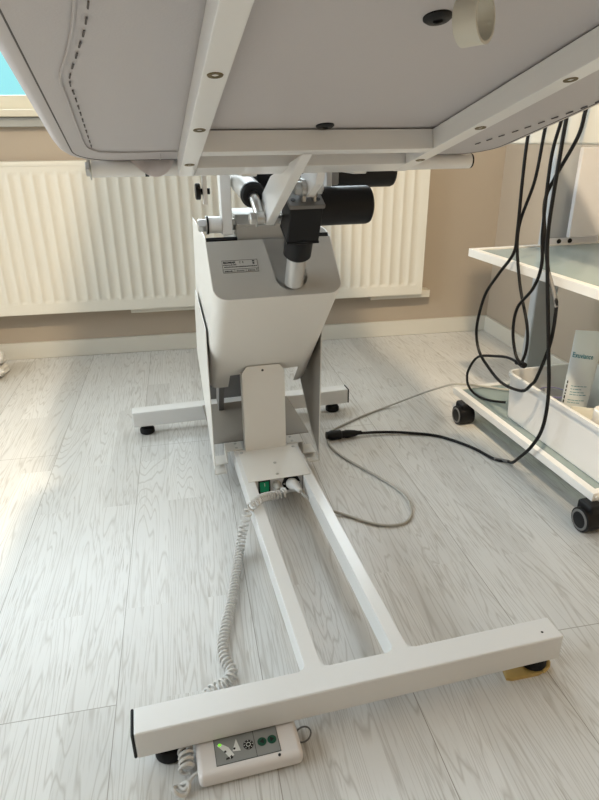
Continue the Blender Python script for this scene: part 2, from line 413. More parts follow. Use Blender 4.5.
# side panels of the lower box (thin bent sheets)
SP = [(.966, .506), (.754, .455), (.763, .400), (.780, .099), (.782, .036), (.860, .090), (1.082, .297), (1.03, .44)]
for x, sx in ((.2165, 1), (.5085, -1)):
    b = bm_(); prism(b, [(x, y, z) for y, z in SP], (-sx*.0018, 0, 0))
    xa, xb = sorted((x, x+sx*.030)); box(b, (xa, .784, .034), (xb, .850, .0358))
    sp = finish('side_panel', b, M['cover'], tb)
    b = bm_(); prism(b, [(x+sx*.0003, y, z) for y, z in ((.960, .500), (.760, .450), (.768, .400), (.7845, .099), (.7865, .060), (.862, .110), (1.072, .302), (1.024, .436))], (sx*.0006, 0, 0)); finish('inner_shade_face', b, M['inner_shade'], sp)  # darker inner sheet stands in for shade between the panels
    # step shaped bracket from rail to panel
    b = bm_()
    xa, xb = sorted((x+sx*.036, x+sx*.082)); box(b, (xa, .818, .0828), (xb, .868, .0848), .0004)
    xa, xb = sorted((x+sx*.036, x+sx*.038)); box(b, (xa, .818, .045), (xb, .868, .0838))
    xa, xb = sorted((x, x+sx*.038)); box(b, (xa, .818, .045), (xb, .868, .047))
    br = finish('bracket', b, M['cover'], tb)
    for yy in (.830, .856):
        b = bm_(); lathe(b, (x+sx*.066, yy, .0847), (0, 0, 1), [(0, 0), (.0045, 0), (.0038, .0015), (0, .0019)], 12); finish('screw', b, M['chrome'], br)
# inner post and lift arms behind the cover plate
b = bm_(); box(b, (.330, .845, .083), (.395, .900, .50), .003); finish('inner_post', b, M['darkmetal'], tb)
for xa in (.268, .440):
    b = bm_(); prism(b, [(xa, 1.10, .075), (xa, 1.15, .105), (xa, .87, .60), (xa, .82, .57)], (.016, 0, 0), .001); finish('lift_arm', b, M['darkmetal'], tb)
b = bm_(); box(b, (.245, 1.203, .060), (.490, 1.206, .52), 0); finish('rear_panel', b, M['darkmetal'], tb)
b = bm_(); box(b, (.222, .872, .0828), (.503, 1.150, .0850)); finish('base_plate', b, M['inner_shade'], tb)  # darkened and widened to paint in the shaded floor behind the cover plate
b = bm_(); cyl(b, (.225, .875, .335), (.500, .875, .335), .014); finish('pivot_shaft', b, M['darkmetal'], tb)

# tilted shroud over the lift arm : top sheet perpendicular to the arm, front sheet with rounded corners and a notch
r2 = math.sqrt(.5)
def SH(x, v, w): return V((x, .582+(v+w)*r2, .578+(v-w)*r2))
X0, X1, VF, VR, RC = .222, .502, -.014, .134, .030
path = [(X0, VR), (X0, .09), (X0, .05), (X0, VF+RC)]
path += [(X0+RC-RC*math.cos(t), VF+RC-RC*math.sin(t)) for t in [math.pi/2*i/8 for i in range(1, 9)]]
path += [(X0+RC+i*(.280-X0-RC)/3, VF) for i in (1, 2)] + [(.2785, VF), (.2790, VF)] + [(.28+i*.0185, VF) for i in range(1, 10)] + [(.4650, VF), (.4655, VF)]
path += [(X1-RC+RC*math.sin(t), VF+RC-RC*math.cos(t)) for t in [math.pi/2*i/8 for i in range(0, 9)]]
path += [(X1, .05), (X1, .09), (X1, VR)]
def wend(x, v):
    if .27875 < x < .46525: return .384-.016*(x-.279)/.186
    base = .460
    if v > VF+.01: base -= (v-VF-.01)*1.0
    d = min(x-X0, X1-x)
    if d < .012 and v < VF+RC: base -= .004
    return base
b = bm_(); outer = []; inner = []
for i, (x, v) in enumerate(path):
    p_, q_ = path[max(i-1, 0)], path[min(i+1, len(path)-1)]
    tx_, tv_ = q_[0]-p_[0], q_[1]-p_[1]; l_ = math.hypot(tx_, tv_)
    xi, vi = x-tv_/l_*.0018, v+tx_/l_*.0018
    we = wend(x, v)
    outer.append([b.verts.new(SH(x, v, we*k/6)) for k in range(7)]); inner.append([b.verts.new(SH(xi, vi, we*k/6)) for k in range(7)])
for (A, Ai), (B, Bi) in zip(list(zip(outer, inner)), list(zip(outer, inner))[1:]):
    for i in range(6):
        b.faces.new((A[i], B[i], B[i+1], A[i+1])); b.faces.new((Ai[i], Ai[i+1], Bi[i+1], Bi[i]))
    b.faces.new((A[0], Ai[0], Bi[0], B[0])); b.faces.new((A[6], B[6], Bi[6], Ai[6]))
for A, Ai in ((outer[0], inner[0]), (outer[-1], inner[-1])):
    for i in range(6): b.faces.new((A[i], A[i+1], Ai[i+1], Ai[i]))
wings = []
for x in (X0, X1):   # rear wings of the side sheets
    wings.append([(x, y, z) for y, z in ((SH(x, VR, 0).y, SH(x, VR, 0).z), (.712, .683), (.960, .693), (1.030, .490), (.995, .345), (SH(x, VR, .34).y, SH(x, VR, .34).z))])
prism(b, wings[0], (.0018, 0, 0)); prism(b, wings[1], (-.0018, 0, 0))
sh = finish('lift_arm_cover', b, M['cover'], tb)
# top sheet with open ended slot
def arc(cx, cy, r, a0, a1, n): return [(cx+r*math.cos(a0+(a1-a0)*i/n), cy+r*math.sin(a0+(a1-a0)*i/n)) for i in range(n+1)]
sx0, sx1, svb = .358, .430, .0005
out = [(X0+.001, VR), ] + [(X0+.001+RC-RC*math.cos(t), VF+.001+RC-RC*math.sin(t)) for t in [math.pi/2*i/8 for i in range(0, 9)]]
out += [(X1-.001-RC+RC*math.sin(t), VF+.001+RC-RC*math.cos(t)) for t in [math.pi/2*i/8 for i in range(0, 9)]] + [(X1-.001, VR), (sx1, VR)]
rs = (sx1-sx0)/2
out += [(sx0+rs+rs*math.cos(t), svb+rs-rs*math.sin(t)) for t in [math.pi*i/14 for i in range(0, 15)]] + [(sx0-.010, VR)]
b = bm_()
a = [b.verts.new(SH(x, v, 0)) for x, v in out]; c = [b.verts.new(SH(x, v, .002)) for x, v in out]
n = len(a); b.faces.new(a); b.faces.new(c[::-1])
for i in range(n): b.faces.new((a[i], a[(i+1) % n], c[(i+1) % n], c[i]))
bmesh.ops.triangulate(b, faces=[f for f in b.faces if len(f.verts) > 4])
tp = finish('cover_top', b, M['plate'], sh)
for xa, xb in ((X0+.003, .293), (.445, X1-.003)):
    b = bm_(); box(b, (xa, VR+.004, .001), (xb, VR+.011, .006), T=lambda q: SH(*q)); finish('dark_gap_strip', b, M['rubber'], sh)  # dark strips along the gap behind the top sheet
# rating label
b = bm_(); box(b, (.2495, .0520, -.0006), (.3270, .0835, .0002), T=lambda q: SH(*q)); lb = finish('rating_label', b, M['label'], tp)
b = bm_()
def lbx(x0, x1, v0, v1): box(b, (x0, v0, -.0010), (x1, v1, -.0004), T=lambda q: SH(*q))
for v in (.0525, .0825, .0605): lbx(.2500, .3265, v, v+.0006)
for x in (.2500, .2745, .2990, .3258): lbx(x, x+.0006, .0525, .0611 if x not in (.25, .3258) else .0831)
random.seed(7)
for v, xa, xb in ((.0705, .2525, .280), (.0655, .2535, .3235), (.0550, .2535, .2710), (.0550, .2790, .2950), (.0550, .3030, .3180)):
    x = xa
    while x < xb:
        w = random.uniform(.0012, .0034); lbx(x, min(x+w, xb), v, v+random.uniform(.0018, .0026)); x += w+.0009
lbx(.3150, .3200, .0775, .0808); lbx(.3155, .3195, .0718, .0755); lbx(.3215, .3235, .0565, .0590)
finish('label_print', b, M['print'], lb)
tx = text_bm('BIOMAK', .0068, lambda u, v, w: SH(.2525+u, .0755+v, -.0004-w), xs=1.05, bold=.0003); finish('label_print', tx, M['print'], lb)
tx = text_bm('C E', .0070, lambda u, v, w: SH(.2865+u, .0750+v, -.0004-w), xs=1.0); finish('label_print', tx, M['print'], lb)

b = bm_(); box(b, (.240, .004, .050), (.484, .130, .340), .004, T=lambda q: SH(*q)); finish('slot_shade_block', b, M['darkmetal'], tb)  # dark block added so the slot looks shaded inside
# lift head block and pivot on the left
b = bm_(); prism(b, [(.292, .690, .600), (.292, .690, .702), (.292, .725, .722), (.292, .86, .722), (.292, .93, .62)], (.140, 0, 0), .003); finish('lift_head', b, M['plate'], tb)
b = bm_(); cyl(b, (.234, .705, .704), (.262, .705, .704), .0175, ch=.001); pv = finish('pivot_sleeve', b, M['paint'], tb)
b = bm_(); lathe(b, (.234, .705, .704), (-1, 0, 0), [(0, 0), (.0195, 0), (.0195, .003), (.013, .005), (0, .005)], 22); finish('washer', b, M['black'], pv)
b = bm_(); hexbolt(b, (.230, .705, .704), (-1, 0, 0), .0145, .017); finish('hex_bolt', b, M['chrome'], pv)
b = bm_(); hexbolt(b, (.284, .705, .704), (1, 0, 0), .0135, .007); finish('nut', b, M['chrome'], pv)
b = bm_(); box(b, (.2625, .690, .683), (.2855, .726, .825), .002); finish('hinge_bar', b, M['paint'], tb)

# ---------------- tilted upper part: local frame x, v (along, away), h (up)
AN = .243
P0 = V((0, .316, .8405)); EV = V((0, math.cos(AN), -math.sin(AN))); EH = V((0, math.sin(AN), math.cos(AN)))
def TF(q): return V((q[0], 0, 0))+P0+EV*q[1]+EH*q[2]
HT = .029
fr = None
b = bm_()
for x0, x1 in ((.160, .185), (.530, .556)): box(b, (x0, -1.02, 0), (x1, .088, HT), .0018, T=TF)
box(b, (.185, -.070, 0), (.530, -.046, HT), .0018, T=TF); box(b, (.185, .030, 0), (.530, .086, HT), .0018, T=TF)
box(b, (.185, -1.02, 0), (.530, -.99, HT), .0018, T=TF)
fr = finish('seat_frame', b, M['paint'], tb)
for x in (.172, .5435):
    for v in (.004, -.180, -.357, -.54, -.72, -.90):
        b = bm_(); lathe(b, TF((x, v, .0002)), -EH, [(0, -.003), (.0078, -.003), (.0078, 0), (.0072, .0009), (.0035, .0009), (.003, -.001), (0, -.001)], 18)
        finish('bolt', b, M['brass'], fr)
b = bm_()
for x0, x1 in ((.262, .2875), (.455, .480)): box(b, (x0, .395, .817), (x1, .735, .838), .002)
finish('hinge_arm', b, M['paint'], fr)
# gusset lever under the crossbars
b = bm_()
G = [(.262, .853), (.405, .828), (.49, .812), (.572, .776), (.600, .738), (.592, .718), (.545, .7195)]
prism(b, [(.3295, y, z) for y, z in G], (.017, 0, 0), .001)
finish('gusset_lever', b, M['paint'], tb)

# cushion
def rounded(x0, x1, v0, v1, r, n=9):
    pts = []
    for cx, cv, a in ((x1-r, v1-r, 0), (x0+r, v1-r, 90), (x0+r, v0+r, 180), (x1-r, v0+r, 270)):
        for i in range(n+1):
            t = math.radians(a+90*i/n); pts.append((cx+r*math.cos(t), cv+r*math.sin(t)))
    return pts
b = bm_(); rings = []
for h, o in ((HT+.0015, -.03), (HT, -.018), (HT+.001, -.006), (HT+.006, .001), (HT+.018, .009), (HT+.040, .014), (HT+.062, .011), (HT+.078, .0), (HT+.086, -.014), (HT+.088, -.04)):
    rings.append([b.verts.new(TF((x, v, h))) for x, v in rounded(-.010-o, .733+o, -1.10-o, .112+o, .075+o)])
n = len(rings[0])
for A, B in zip(rings, rings[1:]):
    for i in range(n): b.faces.new((A[i], A[(i+1) % n], B[(i+1) % n], B[i]))
b.faces.new(rings[0]); b.faces.new(rings[-1])
cu = finish('seat_cushion', b, M['vinyl'], tb, ang=60)
b = bm_(); tube(b, [TF((x, v, HT+.0006)) for x, v in rounded(.006, .718, -1.094, .098, .062)], .0012, 6, closed=True); finish('seam', b, M['seam'], cu)
# stapled fold on the underside
b = bm_()
def dashes(pts, step=.0250, ln=.0115, w=.0015):
    P = spline([(x, v, 0) for x, v in pts], .002); acc = 0; last = P[0]; nxt = .0
    for p in P[1:]:
        acc += (p-last).length; d = (p-last).normalized(); last = p
        if acc >= nxt:
            nxt += step; q = p+d*ln; nrm = V((-d.y, d.x, 0))*w*.5
            prism(b, [TF((k.x, k.y, HT-.0012)) for k in (p-nrm, q-nrm, q+nrm, p+nrm)], EH*.0014)
dashes([(.098, -.62), (.070, -.405), (.055, -.330), (.042, -.275), (.038, -.245), (.038, -.20), (.037, -.10), (.036, .012)]); finish('staple_row', b, M['seam'], cu)
b = bm_(); dashes([(.640, -.62), (.665, -.4), (.712, -.22), (.695, -.10), (.656, .030)])
finish('staple_row', b, M['seam'], cu)
b = bm_()
tube(b, spline([TF((x, v, HT-.0004)) for x, v in ((.088, -.62), (.060, -.405), (.046, -.330), (.033, -.275), (.029, -.245), (.029, -.20), (.028, -.10), (.031, .020), (.060, .045), (.110, .048), (.158, .046))], .02), .0013, 6)
tube(b, spline([TF((x, v, HT-.0004)) for x, v in ((.132, .050), (.134, .075), (.134, .098))], .02), .0009, 6)
finish('fabric_fold', b, M['vinyl'], cu)
# loose corner of the cover that hangs down beside the left rail
b = bm_(); rows = []
for i in range(13):
    u = i/12; x = .088+.068*u; sag = .0245*max(0, math.sin(math.pi*u**1.25))**.75+.0015
    rows.append([b.verts.new(TF((x, .098+.006*math.sin(3*u)+.004*k*math.sin(7*u), HT+.003-(sag+.003)*k))) for k in (0, .25, .5, .75, 1)])
for A, B in zip(rows, rows[1:]):
    for k in range(4): b.faces.new((A[k], B[k], B[k+1], A[k+1]))
bmesh.ops.solidify(b, geom=list(b.faces), thickness=.0016)
finish('cover_flap', b, M['flap'], cu, ang=70)
for x, v in ((.364, -.414), (.358, -.084)):
    b = bm_(); lathe(b, TF((x, v, HT)), -EH, [(0, -.002), (.0130, -.002), (.0130, 0), (.0105, .0020), (.0045, .0024), (.0042, .0004), (0, .0004)], 26); finish('grommet', b, M['black'], cu)
# unseen raised backrest behind the seat, added and tapered to shape the table's shadow
b = bm_(); BD = V((0, .46, .888)); BN = V((0, -.888, .46))
def BF(q): return V((q[0], .530, .925))+BD*q[1]+BN*q[2]
prism(b, [(-.01, .462, .868), (.745, .462, .868), (.725, .60, 1.02), (.535, .715, 1.54), (.50, .728, 1.58), (.19, .728, 1.58), (.155, .715, 1.54), (.012, .60, 1.02)], (0, .075, -.016), .012); finish('unseen_backrest', b, M['vinyl'], tb)

# pivot tube of the backrest
b = bm_(); cyl(b, (.026, .437, .8325), (.698, .437, .8325), .0132, ch=.001); pt = finish('pivot_tube', b, M['paint'], tb)
b = bm_(); cyl(b, (.697, .437, .8325), (.7015, .437, .8325), .0128, ch=.001); finish('end_cap', b, M['black'], pt)
b = bm_(); cyl(b, (.1085, .437, .8325), (.1145, .437, .8325), .0139); finish('tube_collar', b, M['black'], pt)
b = bm_(); box(b, (.0195, .434, .8325), (.0245, .442, .868), .001); hexbolt(b, (.024, .437, .8325), (-1, 0, 0), .0125, .006); finish('tube_bracket', b, M['chrome'], pt)
# knob on a hanging plate
b = bm_(); box(b, (.2000, .430, .772), (.2075, .448, .822), .001); kb = finish('hanging_plate', b, M['paint'], tb)
b = bm_(); cyl(b, (.1880, .439, .793), (.1965, .439, .793), .0135, ch=.002); cyl(b, (.196, .439, .793), (.2125, .439, .793), .005); finish('knob', b, M['black'], kb)

# lift actuator (45 degree, plunges into the cover)
ax = V((0, .44, -.898)).normalized(); an = V((0, .898, .44)).normalized()
AP = V((.395, .500, .772))
def AC(q): return AP+V((q[0], 0, 0))+an*q[1]+ax*q[2]
ac = None
b = bm_(); box(b, (-.0325, -.030, .004), (.0325, .034, .080), .005, 2, T=AC)
prism(b, [AC(q) for q in ((-.0325, -.030, .078), (.0325, -.030, .078), (.0325, .034, .078), (-.0325, .034, .078))], ax*.004)
ac = finish('lift_actuator', b, M['black'], tb)
b = bm_(); box(b, (-.0345, -.032, -.003), (.0345, .036, .0055), .002, T=AC); gp = finish('gearbox_flange', b, M['darkmetal'], ac)
for x in (-.024, .024):
    b = bm_(); lathe(b, AC((x, -.012, -.003)), -ax, [(0, 0), (.0048, 0), (.0048, .001), (0, .001)], 14); finish('screw', b, M['black'], gp)
b = bm_(); lathe(b, AC((0, 0, .076)), ax, [(0, 0), (.0315, 0), (.0315, .006), (.029, .009), (.0285, .050), (.025, .054), (0, .054)], 30); finish('collar', b, M['black'], ac)
b = bm_(); lathe(b, AC((0, 0, .125)), ax, [(0, 0), (.0200, 0), (.0200, .075), (0, .075)], 28); finish('piston_tube', b, M['steel'], ac)
b = bm_(); lathe(b, (.428, .530, .752), (1, 0, 0), [(0, 0), (.036, 0), (.0365, .002), (.0365, .101), (.0345, .107), (.029, .110), (0, .110)], 40); finish('motor', b, M['black'], ac)
# clevis on the actuator and its mount lug
b = bm_()
pts = []
for t in range(0, 13):
    a_ = math.pi*t/12; pts.append((-.0, .5, 0))
lathe(b, (.3870, .487, .790), (1, 0, 0), [(0, 0), (.016, 0), (.016, .007), (0, .007)], 24); box(b, (.387, .480, .766), (.394, .500, .790), .001)
lathe(b, (.4090, .487, .790), (1, 0, 0), [(0, 0), (.016, 0), (.016, .005), (0, .005)], 24); box(b, (.409, .480, .766), (.414, .500, .790), .001)
finish('clevis', b, M['steel'], ac)
b = bm_(); prism(b, [(.3945, .400, .829), (.3945, .520, .812), (.3945, .503, .780), (.3945, .478, .774), (.3945, .420, .80)], (.0145, 0, 0), .001); finish('mount_lug', b, M['paint'], tb)
b = bm_(); cyl(b, (.372, .487, .790), (.428, .487, .790), .0075); hexbolt(b, (.3865, .487, .790), (-1, 0, 0), .0130, .012); hexbolt(b, (.4145, .487, .790), (1, 0, 0), .0130, .010); finish('pivot_bolt', b, M['chrome'], ac)

# backrest actuator along the table
b = bm_(); lathe(b, (.314, .585, .773), (0, .97, .12), [(0, 0), (.022, 0), (.0245, .002), (.0245, .34), (0, .34)], 30); a2 = finish('backrest_actuator', b, M['plate'], tb)
b = bm_(); lathe(b, (.314, .592, .7738), (0, -.97, -.12), [(0, 0), (.0253, 0), (.0253, .008), (.021, .012), (.011, .012), (.011, .018), (0, .018)], 28); finish('end_ring', b, M['black'], a2)
b = bm_(); tube(b, spline([(.314, .592, .774), (.3145, .570, .764), (.317, .557, .748), (.320, .549, .730)], .006), .0105, 12)
lathe(b, (.3125, .548, .7325), (1, 0, 0), [(0, 0), (.0135, 0), (.0135, .013), (0, .013)], 22); finish('rod_end', b, M['chrome'], a2)
b = bm_(); cyl(b, (.300, .548, .7325), (.362, .548, .7325), .006); hexbolt(b, (.3125, .548, .7325), (-1, 0, 0), .0125, .013); hexbolt(b, (.3465, .548, .7325), (1, 0, 0), .0115, .010); finish('pivot_bolt', b, M['chrome'], a2)
b = bm_(); box(b, (.345, .70, .770), (.425, .80, .840), .006); finish('gearbox', b, M['black'], a2)
b = bm_(); lathe(b, (.545, .80, .800), (1, 0, 0), [(0, 0), (.035, 0), (.0355, .002), (.0355, .145), (.033, .151), (.028, .154), (0, .154)], 36); mo = finish('motor', b, M['black'], a2)
b = bm_(); box(b, (.425, .75, .775), (.546, .84, .825), .004); finish('motor_neck', b, M['darkmetal'], a2)
b = bm_(); box(b, (.470, .60, .778), (.482, .72, .815), .002); hexbolt(b, (.470, .66, .792), (-1, 0, 0), .010, .009); finish('motor_lug', b, M['paint'], a2)
# cable clip under the seat
b = bm_(); rows = []
cx = TF((.374, -.462, HT)); cd = V((.52, -.72, .05)).normalized()
d_, x_, y_ = frame_of(cd)
up = EH; side = cd.cross(up).normalized(); up = side.cross(cd).normalized()
cc = cx-up*.0200
for i in range(25):
    t = math.radians(70-320*i/24)
    rad_ = side*math.cos(t)+up*math.sin(t)
    rows.append([b.verts.new(cc+rad_*r_+cd*w_) for r_, w_ in ((.0165, -.010), (.0190, -.010), (.0190, .010), (.0165, .010))])
for A, B in zip(rows, rows[1:]):
    for k in range(4): b.faces.new((A[k], A[(k+1) % 4], B[(k+1) % 4], B[k]))
b.faces.new(rows[0][::-1]); b.faces.new(rows[-1])
prism(b, [cx+side*sx*.008+cd*sy*.012-up*.004 for sx, sy in ((-1, -1), (1, -1), (1, 1), (-1, 1))], up*.0042)
finish('cable_clip', b, M['clip'], cu)

# ------------------------------------------------------------------ yellow wedge under the front right foot
b = bm_()
out = [(.624, .006), (.634, .002), (.684, .000), (.704, .006), (.712, .018), (.708, .036), (.690, .046), (.650, .042), (.628, .024)]
lo = [b.verts.new((x, y, 0)) for x, y in out]; mid = [b.verts.new((x, y, .005+.004*(x-.62)/.1)) for x, y in out]
hi = [b.verts.new((.67+(x-.67)*.9, .02+(y-.02)*.85, .0072)) for x, y in out]
n = len(out)
for A, B in ((lo, mid), (mid, hi)):
    for i in range(n): b.faces.new((A[i], A[(i+1) % n], B[(i+1) % n], B[i]))
b.faces.new(hi); b.faces.new(lo[::-1])
# curled rim at the right end
tube(b, spline([(.692, .001, .0075), (.706, .007, .010), (.7125, .019, .012), (.708, .034, .011), (.694, .043, .008)], .006), .0042, 8)
tag(finish('rubber_wedge', b, M['yellow'], None, (.67, .02, 0)), 'small yellow rubber wedge lying under the foot at the right end of the front crossbar', 'wedge')

# ------------------------------------------------------------------ hand control with coiled cord
hc = thing('hand_control', (.163, -.012, 0), 'white hand control with grey keypad and coiled cord lying under the front crossbar', 'remote control')
b = bm_(); box(b, (.0845, -.052, .0015), (.2425, .026, .0285), .0085, 4); hs = finish('casing', b, M['handset'], hc)
b = bm_(); box(b, (.1000, -.046, .0), (.232, .020, .0022), .001); finish('base', b, M['coil'], hs)
KX, KY = .1125, -.0405; KZ = .0285
b = bm_(); box(b, (KX, KY, KZ-.0008), (KX+.0975, KY+.052, KZ+.0004)); kp = finish('keypad', b, M['keypad'], hc)
def flat(pts, z=.0006): prism(b, [(KX+u, KY+v, KZ-.0002) for u, v in pts], (0, 0, z))
b = bm_()
for p in (((0, 0), (.0975, 0), (.0975, .0007), (0, .0007)), ((0, 0), (.0007, 0), (.0007, .052), (0, .052)), ((.0968, 0), (.0975, 0), (.0975, .052), (.0968, .052)), ((.0605, 0), (.0612, 0), (.0612, .052), (.0605, .052))): flat(p, .0008)
finish('keypad_border', b, M['print'], kp)
b = bm_(); flat([(.004, .033), (.010, .035), (.021, .026), (.028, .012), (.021, .008), (.014, .020)], .0009); flat([(.034, .037), (.0385, .016), (.026, .018)], .0009)
finish('chair_symbol', b, M['white_print'], kp)
b = bm_()
for u, v in ((.0155, .0200), (.0295, .0215)): prism(b, [(KX+u+.0018*math.cos(t*.785), KY+v+.0018*math.sin(t*.785), KZ) for t in range(8)], (0, 0, .0011))
flat([(.0150, .0065), (.021, .0075), (.0205, .0105), (.0155, .0095)], .0011); flat([(.0225, .0060), (.026, .0085), (.0235, .0125), (.0215, .0105)], .0011)
finish('chair_symbol', b, M['print'], kp)
b = bm_(); prism(b, [(KX+.0085+.0026*math.cos(t*.785), KY+.0325+.0022*math.sin(t*.785), KZ) for t in range(8)], (0, 0, .0013)); finish('indicator_light', b, M['led'], kp)
b = bm_(); lathe(b, (KX+.0510, KY+.0225, KZ), (0, 0, 1), [(0, 0), (.0078, 0), (.0078, .0009), (.0046, .0012), (0, .0012)], 22); bt = finish('button', b, M['print'], kp)
b = bm_()
for i in range(8):
    t = math.pi/4*i; c_ = V((KX+.0510+.0062*math.cos(t), KY+.0225+.0062*math.sin(t), KZ+.0010)); cyl(b, c_, c_+V((0, 0, .0004)), .0007, 8)
c_ = V((KX+.0510, KY+.0225, KZ+.0011)); lathe(b, c_, (0, 0, 1), [(.0028, 0), (.0028, .0005), (.0036, .0005), (.0036, 0), (.0028, 0)], 18)
finish('button_mark', b, M['white_print'], bt)
for u, s in ((.0720, -1), (.0875, 1)):
    b = bm_(); lathe(b, (KX+u, KY+.0220, KZ), (0, 0, 1), [(0, 0), (.0070, 0), (.0070, .0010), (.0062, .0014), (0, .0014)], 22); bt = finish('button', b, M['green'], kp)
    b = bm_(); prism(b, [(KX+u+s*.0040, KY+.0220, KZ+.0012), (KX+u-s*.0026, KY+.0262, KZ+.0012), (KX+u-s*.0026, KY+.0178, KZ+.0012)], (0, 0, .0006)); finish('arrow_mark', b, M['print'], bt)
b = bm_(); lathe(b, (.2060, -.0455, .0268), (0, 0, 1), [(0, 0), (.0022, 0), (.0022, .0020), (0, .0020)], 12); finish('screw_hole', b, M['print'], hs)
b = bm_(); R_ = .0125; tube(b, [V((.2520+R_*math.cos(t), -.008+R_*math.sin(t), .0085+.004*math.cos(t))) for t in [2*math.pi*i/32 for i in range(32)]], .0014, 6, closed=True)
finish('hanging_ring', b, M['ringsteel'], hc)
# coiled cord
def coil_bm(pts, rad, wire, pitch, bm=None):
    P = spline(pts, .004); bm = bm or bm_(); x = None; ph = 0; out = []
    Q = [P[0]]; tot = sum((a_-b_).length for a_, b_ in zip(P, P[1:])); run = 0
    for p in P[1:]:
        while (p-Q[-1]).length > 1e-6:
            st = (pitch(run/tot) if callable(pitch) else pitch)/14; d = p-Q[-1]
            if d.length < st: break
            Q.append(Q[-1]+d.normalized()*st); run += st
    for i, p in enumerate(Q):
        d = (Q[min(i+1, len(Q)-1)]-Q[max(i-1, 0)]).normalized()
        if x is None: _, x, _ = frame_of(d)
        x = (x-d*x.dot(d)).normalized(); y = d.cross(x); a = 2*math.pi*i/14
        out.append(p+(x*math.cos(a)+y*math.sin(a))*rad)
    tube(bm, out, wire, 6); return bm
cp = [(.371, .606, .061), (.344, .599, .063), (.311, .574, .078), (.285, .535, .095), (.262, .513, .090), (.246, .502, .055), (.229, .466, .020), (.208, .391, .0125), (.188, .317, .0125), (.167, .252, .0125), (.154, .204, .0125), (.153, .168, .0125), (.161, .137, .0125), (.148, .120, .0125), (.122, .108, .0125), (.100, .090, .0125)]
b = coil_bm(cp, .0092, .0023, lambda u: .0118 if u < .13 else (.0130 if u < .30 else .0092))
tube(b, spline([(.371, .606, .061), (.372, .620, .064), (.359, .628, .061), (.357, .640, .060)], .006), .0032, 8)
tube(b, spline([(.100, .090, .010), (.080, .060, .008), (.0785, .030, .006)], .006), .0030, 8)
coil_bm([(.0690, .012, .0195), (.0700, -.006, .0185), (.0685, -.026, .0150)], .0098, .0029, .0088, b)
cc_ = V((.0590, -.046, .0105))
tube(b, [cc_+V((.0115*math.cos(t), .0085*math.sin(t), .0045*math.sin(t*2+1)-.001)) for t in [2*math.pi*i/24*1.6 for i in range(38)]], .0030, 7)
tube(b, spline([(.052, -.036, .0035), (.064, -.050, .0110), (.073, -.038, .0115), (.080, -.032, .0120), (.088, -.030, .0120)], .005), .0030, 7)
finish('coiled_cord', b, M['coil'], hc, ang=60)

# ------------------------------------------------------------------ grey mains cable from the control box
pc = thing('mains_cable', (.5, .6, 0), 'light grey mains cable plugged into the base and looping over the floor to the trolley', 'cable')
gp_ = [(.404, .622, .062), (.413, .600, .052), (.440, .585, .030), (.470, .578, .012), (.511, .552, .0042), (.569, .496, .0042), (.617, .479, .0042), (.654, .490, .0042), (.681, .533, .0042), (.690, .603, .0042), (.661, .696, .0042), (.620, .789, .0042), (.595, .852, .0042), (.584, .928, .0042), (.606, 1.001, .0042), (.677, 1.050, .0042), (.765, 1.098, .0042), (.870, 1.140, .007), (.987, 1.140, .039), (1.050, 1.092, .080), (1.077, 1.048, .1035), (1.150, 1.022, .098), (1.215, .970, .098), (1.30, .93, .098)]
b = bm_(); tube(b, spline(gp_, .008), .0035, 8); finish('sheath', b, M['greycable'], pc)
b = bm_(); lathe(b, (.3945, .650, .060), (.25, -.96, .04), [(0, 0), (.0150, 0), (.0155, .010), (.0140, .022), (.0080, .030), (.0070, .046), (.0045, .050), (0, .050)], 22); finish('plug', b, M['coil'], pc)

# ------------------------------------------------------------------ black cables hanging beside the trolley
A1 = [(1.050,.700,.985),(1.050,.770,.940),(1.050,.787,.874),(1.050,.786,.771),(1.050,.779,.648),(1.050,.783,.587),(1.050,.843,.518),(1.050,.899,.444),(1.050,.923,.343),(1.050,.897,.277),(1.050,.834,.243),(1.050,.756,.223),(1.050,.663,.236),(1.050,.627,.268),(1.050,.608,.297),(1.050,.578,.401),(1.050,.578,.491),(1.050,.588,.512),(1.050,.627,.566),(1.050,.667,.662),(1.050,.682,.731),(1.050,.657,.784),(1.050,.600,.870),(1.050,.589,.919),(1.050,.58,.985)]
A2 = [(1.059,.690,.985),(1.060,.720,.940),(1.060,.736,.889),(1.060,.748,.773),(1.060,.790,.646),(1.060,.755,.519),(1.060,.693,.408),(1.060,.683,.346),(1.060,.695,.303)]
A3 = [(1.044,.645,.985),(1.044,.650,.940),(1.044,.658,.902),(1.044,.674,.822),(1.044,.666,.663),(1.044,.650,.581),(1.044,.670,.518),(1.044,.724,.454),(1.044,.730,.388),(1.044,.704,.329),(1.044,.676,.311)]
A4 = [(1.037,.630,.985),(1.038,.633,.906),(1.038,.635,.833),(1.038,.636,.667),(1.038,.613,.560),(1.038,.568,.396),(1.038,.539,.282),(1.038,.539,.185),(1.034,.566,.115),(1.036,.614,.054),(1.045,.650,.020),(1.052,.680,.0065),(1.023,.706,.0050),(.996,.790,.0045),(.937,.881,.0045),(.855,.927,.0060),(.779,.952,.0075),(.700,.962,.0100)]
A5 = [(1.055,.696,.303),(1.052,.743,.304),(1.050,.800,.290),(1.050,.897,.2546),(1.052,.946,.194),(1.060,.962,.156),(1.075,.972,.125),(1.091,.965,.103),(1.102,.930,.0975),(1.122,.900,.0975),(1.156,.878,.0975)]
GRP = 'black cables hanging beside the trolley'
def black_cable(pts, label, r=.0046):
    t = thing('black_cable', pts[len(pts)//2], label, 'cable', GRP)
    b = bm_(); tube(b, spline(pts, .010), r, 8); finish('sheath', b, M['cable'], t); return t
c1 = black_cable(A1, 'black cable hanging in the longest low loop in front of the white bin', .0044)
b = bm_(); tube(b, spline(A1[16:19], .008), .0050, 8); finish('tape_wrap', b, M['tape'], c1)['label'] = 'grey tape wrap'
